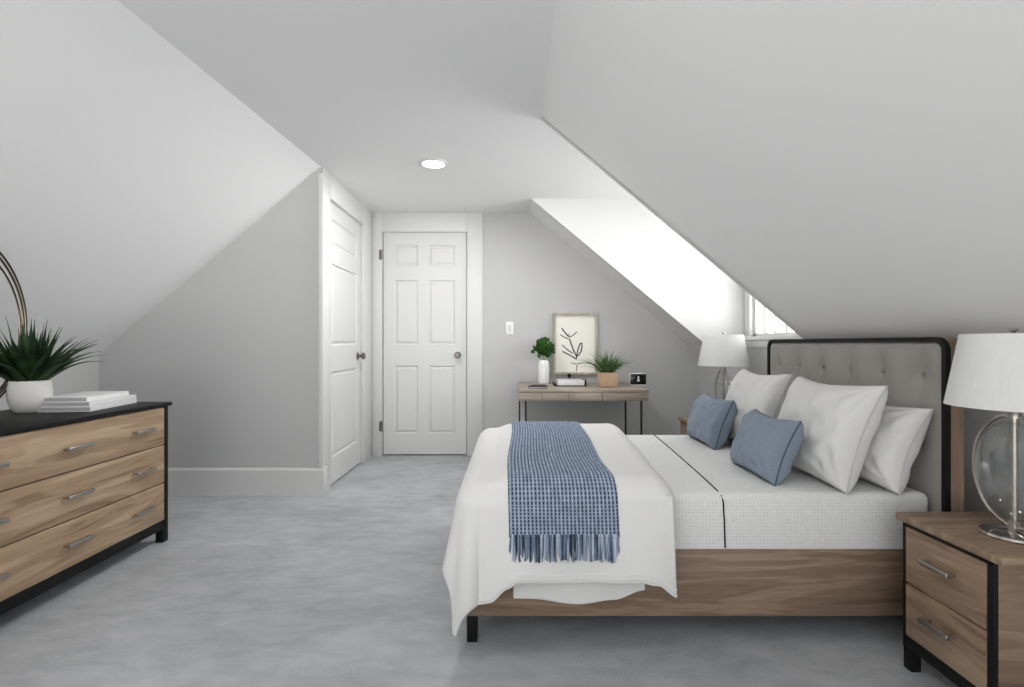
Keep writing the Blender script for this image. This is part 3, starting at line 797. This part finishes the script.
# ---------------------------------------------------------------- plants
def spiky(bm, n, R, Ht, w, seed, zb=0, rb=.02, droop=.35, tmin=.15, tmax=1.25):
    rnd = random.Random(seed)
    for k in range(n):
        az = k*2.39996+rnd.uniform(-.25, .25); q = (k+.5)/n
        tilt = tmin+(tmax-tmin)*q**.8+rnd.uniform(-.12, .12); L = (Ht*(1-.0*q)+(R-Ht)*q)*rnd.uniform(.85, 1.1)
        dirh = Vector((math.cos(az), math.sin(az), 0)); side = Vector((-math.sin(az), math.cos(az), 0))
        p = dirh*rb*rnd.uniform(.2, 1)+Vector((0, 0, zb)); S = 12; prev = None; ang = tilt*.72
        for i in range(S+1):
            u = i/S; ww = w*(math.sin(PI*min(1, (u*.80+.22)))**.8)*(1-u**3.2)+.0004
            d = dirh*math.sin(ang)+Vector((0, 0, math.cos(ang))); nrm = side.cross(d)
            a = bm.verts.new(p-side*ww+nrm*ww*.35); c = bm.verts.new(p); e = bm.verts.new(p+side*ww+nrm*ww*.35)
            if prev: bm.faces.new((prev[0], prev[1], c, a)); bm.faces.new((prev[1], prev[2], e, c))
            prev = (a, c, e); p = p+d*(L/S); ang += droop*tilt*(1.0/S)*(1.2 if u > .3 else .5)
def pot_profile(kind):
    if kind == 'round': return [(0, 0), (.052, 0), (.058, .004), (.073, .030), (.081, .065), (.0815, .095), (.078, .130), (.074, .150), (.072, .151), (.069, .148), (.073, .12), (.07, .10), (0, .10)]
p = thing('potted_plant', 'spiky dark green plant in a round matte white pot on the black dresser', 'potted plant', (-2.318, 2.40, .772))
b = B(); lathe(b, pot_profile('round'), seg=64); pt = obj('pot', b, 'ceramic', p)
b = B(); lathe(b, [(0, .128), (.05, .131), (.072, .128)], seg=32); obj('soil', b, 'soil', p)
b = B(); spiky(b, 84, .32, .31, .0175, 5, zb=.12, rb=.035, droop=.85, tmin=.06, tmax=1.15); obj('foliage', b, 'leaf', p, ang=180, solid=.0015)

# books on dresser
def book(name, label, cat, loc, rz, L, W, T, grp, cover='paper', pages='pages', spine_side=-1):
    t = thing(name, label, cat, loc, rz, grp)
    b = B(); c = .0022
    box(b, -W/2, W/2, -L/2, L/2, 0, c, .0006); box(b, -W/2, W/2, -L/2, L/2, T-c, T, .0006); (box(b, -W/2, -W/2+.003, -L/2, L/2, 0, T, .0008) if spine_side < 0 else box(b, W/2-.003, W/2, -L/2, L/2, 0, T, .0008))
    obj('cover', b, cover, t)
    b = B(); box(b, -W/2+.0035, W/2-.0035, -L/2+.004, L/2-.004, c, T-c); obj('pages', b, pages, t, smooth=False)
    return t
ang = math.atan2(.05, .37)
bg = 'white books stacked on the black dresser'
bx_, by_ = -2.180, 2.575
book('book', 'white book at the bottom of the stack on the black dresser', 'book', (bx_, by_, .772), ang, .365, .24, .023, bg, pages='shadedpages', spine_side=1)
book('book', 'white book in the middle of the stack on the black dresser', 'book', (bx_, by_, .7952), ang-.01, .36, .235, .023, bg, pages='shadedpages', spine_side=1)
book('book', 'smaller white book on top of the stack on the black dresser', 'book', (bx_-.012, by_-.012, .8184), ang+.02, .335, .22, .022, bg, pages='shadedpages', spine_side=1)

# ring sculpture
s = thing('ring_sculpture', 'tall sculpture of thin black and brass hoops at the left end of the dresser', 'sculpture', (-2.32, 2.10, .772), math.radians(104.8))
b = B(); box(b, -.11, .11, -.05, .05, 0, .018, .004); obj('base', b, 'black', s)
n = 110
for R, cz, yo, mt_, rr in ((.404, .414, .0, 'black', .0036), (.398, .414, 0, 'brass', .0020), (.385, .411, .0, 'black', .0036), (.379, .411, 0, 'brass', .002), (.362, .400, .0, 'black', .0034), (.357, .400, 0, 'brass', .002)):
    b = B(); tube(b, [(R*math.cos(2*PI*i/n)*1.0, yo, cz+R*math.sin(2*PI*i/n)) for i in range(n)], rr, 8, closed=True); obj('hoop', b, mt_, s)

# ---------------------------------------------------------------- desk
KX0, KX1, KY0, KY1, KZ = .046, 1.115, 4.10, 4.872, .720
t = thing('desk', 'narrow weathered oak desk with thin black metal legs by the back wall', 'desk', ((KX0+KX1)/2, (KY0+KY1)/2, 0))
ox, oy = (KX0+KX1)/2, (KY0+KY1)/2
def kobj(name, b, mat, par=t, **k):
    bmesh.ops.translate(b, verts=b.verts, vec=(-ox, -oy, 0)); return obj(name, b, mat, par, **k)
b = B(); box(b, KX0, KX1, KY0, KY1, KZ-.022, KZ, .003); kobj('top', b, 'deskwood')
b = B(); box(b, KX0, KX1, KY0+.014, KY1, KZ-.092, KZ-.022, .002); kobj('apron', b, 'deskwood')
for x0, x1 in ((KX0+.002, .235), (.239, .455), (.459, .735), (.739, KX1-.002)):
    b = B(); box(b, x0, x1, KY0+.0, KY0+.016, KZ-.090, KZ-.025, .0015); kobj('drawer', b, 'deskwood')
for x, y in ((.062, KY1-.12), (.105, KY0+.03), (KX1-.055, KY0+.03), (KX1-.045, KY1-.12)):
    b = B(); box(b, x-.008, x+.008, y-.008, y+.008, 0, KZ-.09, .001); kobj('leg', b, 'blackmatte')
b = B(); box(b, .098, .112, KY0+.022, KY1-.112, .0, .014); kobj('foot_bar', b, 'blackmatte')
b = B(); box(b, KX1-.06, KX1-.046, KY0+.022, KY1-.112, 0, .014); kobj('foot_bar', b, 'blackmatte')

# framed drawing
PX = .00976
FW, FH = .435, .600
t = thing('picture_frame', 'framed line drawing of a leafy branch on the wall above the desk', 'picture', (.606, YB-.002, .795))
b = B()
def framebars(b, w, h, fw, d0, d1):
    box(b, -w/2, -w/2+fw, d0, d1, 0, h, .002); box(b, w/2-fw, w/2, d0, d1, 0, h, .002); box(b, -w/2+fw, w/2-fw, d0, d1, 0, fw, .002); box(b, -w/2+fw, w/2-fw, d0, d1, h-fw, h, .002)
framebars(b, FW, FH, .024, -.036, 0); obj('frame', b, 'frame', t)
b = B(); box(b, -FW/2+.018, FW/2-.018, -.012, -.004, .018, FH-.018); obj('drawing_paper', b, 'canvas', t, smooth=False)
b = B()
def zpx(px, py):   # zoomed-photo pixel on the sheet -> local
    X = (px/4.905+500-513)*PX-.606; Z = 1.1-(py/4.905+300-343.5)*PX-.795; return (X, -.0135, Z)
strokes = [([(303, 138), (316, 156), (330, 172), (338, 180)], 3.0), ([(296, 170), (318, 184), (336, 190)], 2.2), ([(378, 156), (362, 170), (344, 182)], 2.2), ([(338, 162), (340, 176), (341, 186)], 1.4),
           ([(340, 190), (352, 222), (362, 250), (374, 272)], 3.0), ([(306, 220), (326, 240), (348, 256), (358, 262)], 2.4), ([(306, 252), (330, 264), (356, 278), (374, 290)], 2.8),
           ([(376, 274), (384, 240), (392, 216), (400, 210), (403, 226), (398, 252), (386, 270), (376, 278)], 2.8), ([(374, 272), (376, 292)], 2.2), ([(350, 310), (366, 313), (376, 314)], 1.5),
           ([(376, 350), (377, 326), (382, 312), (410, 308), (440, 312)], 1.6)]
for pts, wd in strokes:
    P3 = [zpx(*q) for q in pts]
    fine = []
    for i in range(len(P3)-1):
        for k in range(4):
            u = k/4; fine.append(tuple(P3[i][c]*(1-u)+P3[i+1][c]*u for c in range(3)))
    fine.append(P3[-1])
    tube(b, fine, wd*.0024, 6, flat=None)
for v in b.verts: v.co.y = -.0125+(v.co.y+.0135)*.15
obj('ink_drawing', b, 'ink', t)

# small objects on the desk
v = thing('vase_plant', 'small leafy green sprig in a tall glossy white vase on the desk', 'potted plant', (.293, 4.76, KZ))
b = B(); lathe(b, [(0, 0), (.046, 0), (.052, .006), (.054, .05), (.054, .15), (.050, .19), (.042, .215), (.036, .222), (.031, .220), (.034, .20), (.034, .15), (0, .15)], seg=40); obj('vase', b, 'glaze', v)
b = B(); tube(b, [(0, 0, .15), (.004, 0, .20), (.0, 0, .25)], .004, 6); obj('stem', b, 'leaf3', v)
b = B(); rnd = random.Random(3)
for k in range(260):
    az = rnd.uniform(0, 2*PI); el = rnd.uniform(-.6, 1.5); R = rnd.uniform(.03, .10); c = Vector((math.cos(az)*math.cos(el)*R*.95, math.sin(az)*math.cos(el)*R*.95, .300+math.sin(el)*R*1.15))
    if c.z < .285: c.x *= .55; c.y *= .55
    d = (c-Vector((0, 0, .23))).normalized(); d = (d+Vector((rnd.uniform(-.4, .4), rnd.uniform(-.4, .4), rnd.uniform(-.3, .3)))).normalized()
    s_ = d.cross(Vector((rnd.uniform(-1, 1), rnd.uniform(-1, 1), .3))).normalized(); l = rnd.uniform(.028, .046); nn = d.cross(s_)
    prof = [(0, 0), (.45, .35), (.30, .45), (.55, .62), (.28, .72), (0, 1), (-.28, .72), (-.55, .62), (-.30, .45), (-.45, .35)]
    ctr = b.verts.new(c+d*l*.5+nn*.003); vs = [b.verts.new(c+s_*(q[0]*l)+d*(q[1]*l)) for q in prof]
    for i in range(len(vs)): b.faces.new((ctr, vs[i], vs[(i+1) % len(vs)]))
obj('foliage', b, 'leaf3', v, smooth=False, solid=.001)
for k in []: pass

p = thing('potted_plant', 'spiky green plant in a tan clay pot on the oak desk', 'potted plant', (.829, 4.37, KZ))
b = B(); lathe(b, [(0, .0), (.070, .0), (.074, .004), (.080, .02), (.088, .07), (.090, .128), (.086, .130), (.083, .128), (.083, .11), (0, .108)], seg=48); obj('pot', b, 'tan', p)
b = B(); lathe(b, [(0, -.0), (.076, 0), (.0805, .006), (.0805, .016), (.078, .02), (.07, .02)], seg=48); obj('pot_foot', b, 'tandark', p)
b = B(); lathe(b, [(0, .118), (.083, .116)], seg=32); obj('soil', b, 'soil', p)
b = B(); spiky(b, 64, .27, .21, .0105, 11, zb=.11, rb=.04, droop=.75, tmin=.1, tmax=1.35); obj('foliage', b, 'leaf2', p, ang=180, solid=.001)

c = thing('desk_clock', 'small white clock with black glass face at the right end of the desk', 'clock', (1.105, 4.44-.0, KZ))
b = B(); box(b, -.074, .074, -.03, .03, 0, .116, .014, 4); obj('case', b, 'glaze', c)
b = B(); box(b, -.069, .069, -.033, -.028, .018, .112, .002, 2); sc_ = obj('screen', b, 'screen', c)
b = B()
for P in ([(-.006, 0, .086), (.002, 0, .092), (.006, 0, .084)], [(.0, 0, .088), (-.010, 0, .045)], [(.003, 0, .086), (.008, 0, .046)], [(-.004, 0, .066), (.006, 0, .064)], [(-.001, 0, .060), (.0, 0, .044)]):
    tube(b, [(q[0], -.0335, q[2]) for q in P], .0017, 6)
obj('lit_mark', b, 'lcd', sc_)

tr = thing('tray', 'dark low tray under the white book in the middle of the desk', 'tray', (.5, 4.53, KZ))
b = B(); box(b, -.135, .150, -.10, .10, 0, .008, .003); box(b, .126, .150, -.10, .10, .008, .055, .003); box(b, -.135, -.126, -.10, .10, .008, .03, .003); obj('tray_body', b, 'black', tr)
b = B(); lathe(b, [(0, .0), (.004, 0), (.005, .06), (.017, .066), (.019, .080), (.014, .094), (0, .098)], seg=16); bmesh.ops.translate(b, verts=b.verts, vec=(.02, .09, .006)); obj('knob', b, 'black', tr)
book('book', 'white book lying on the dark tray in the middle of the desk', 'book', (.515, 4.50, KZ+.009), PI/2, .235, .17, .045, None, cover='paper', pages='paper')
n1 = thing('notebook', 'small black notebook at the front left of the desk', 'notebook', (.212, 4.26, KZ))
b = B(); box(b, -.080, .080, -.05, .05, 0, .004, .001); box(b, -.080, .080, -.05, .05, .014, .018, .001); box(b, -.08, -.077, -.05, .05, 0, .018, .001); obj('cover', b, 'black', n1)
b = B(); box(b, -.077, .077, -.048, .048, .004, .014); obj('pages', b, 'greycov', n1, smooth=False)
n2 = thing('phone', 'dark grey phone lying behind the black notebook, before the white vase', 'phone', (.226, 4.44, KZ))
b = B(); box(b, -.072, .072, -.045, .045, 0, .010, .003, 2); obj('phone_body', b, 'greycov', n2)
b = B(); box(b, -.068, .068, -.041, .041, .009, .0112, .001); obj('phone_screen', b, 'black', n2)
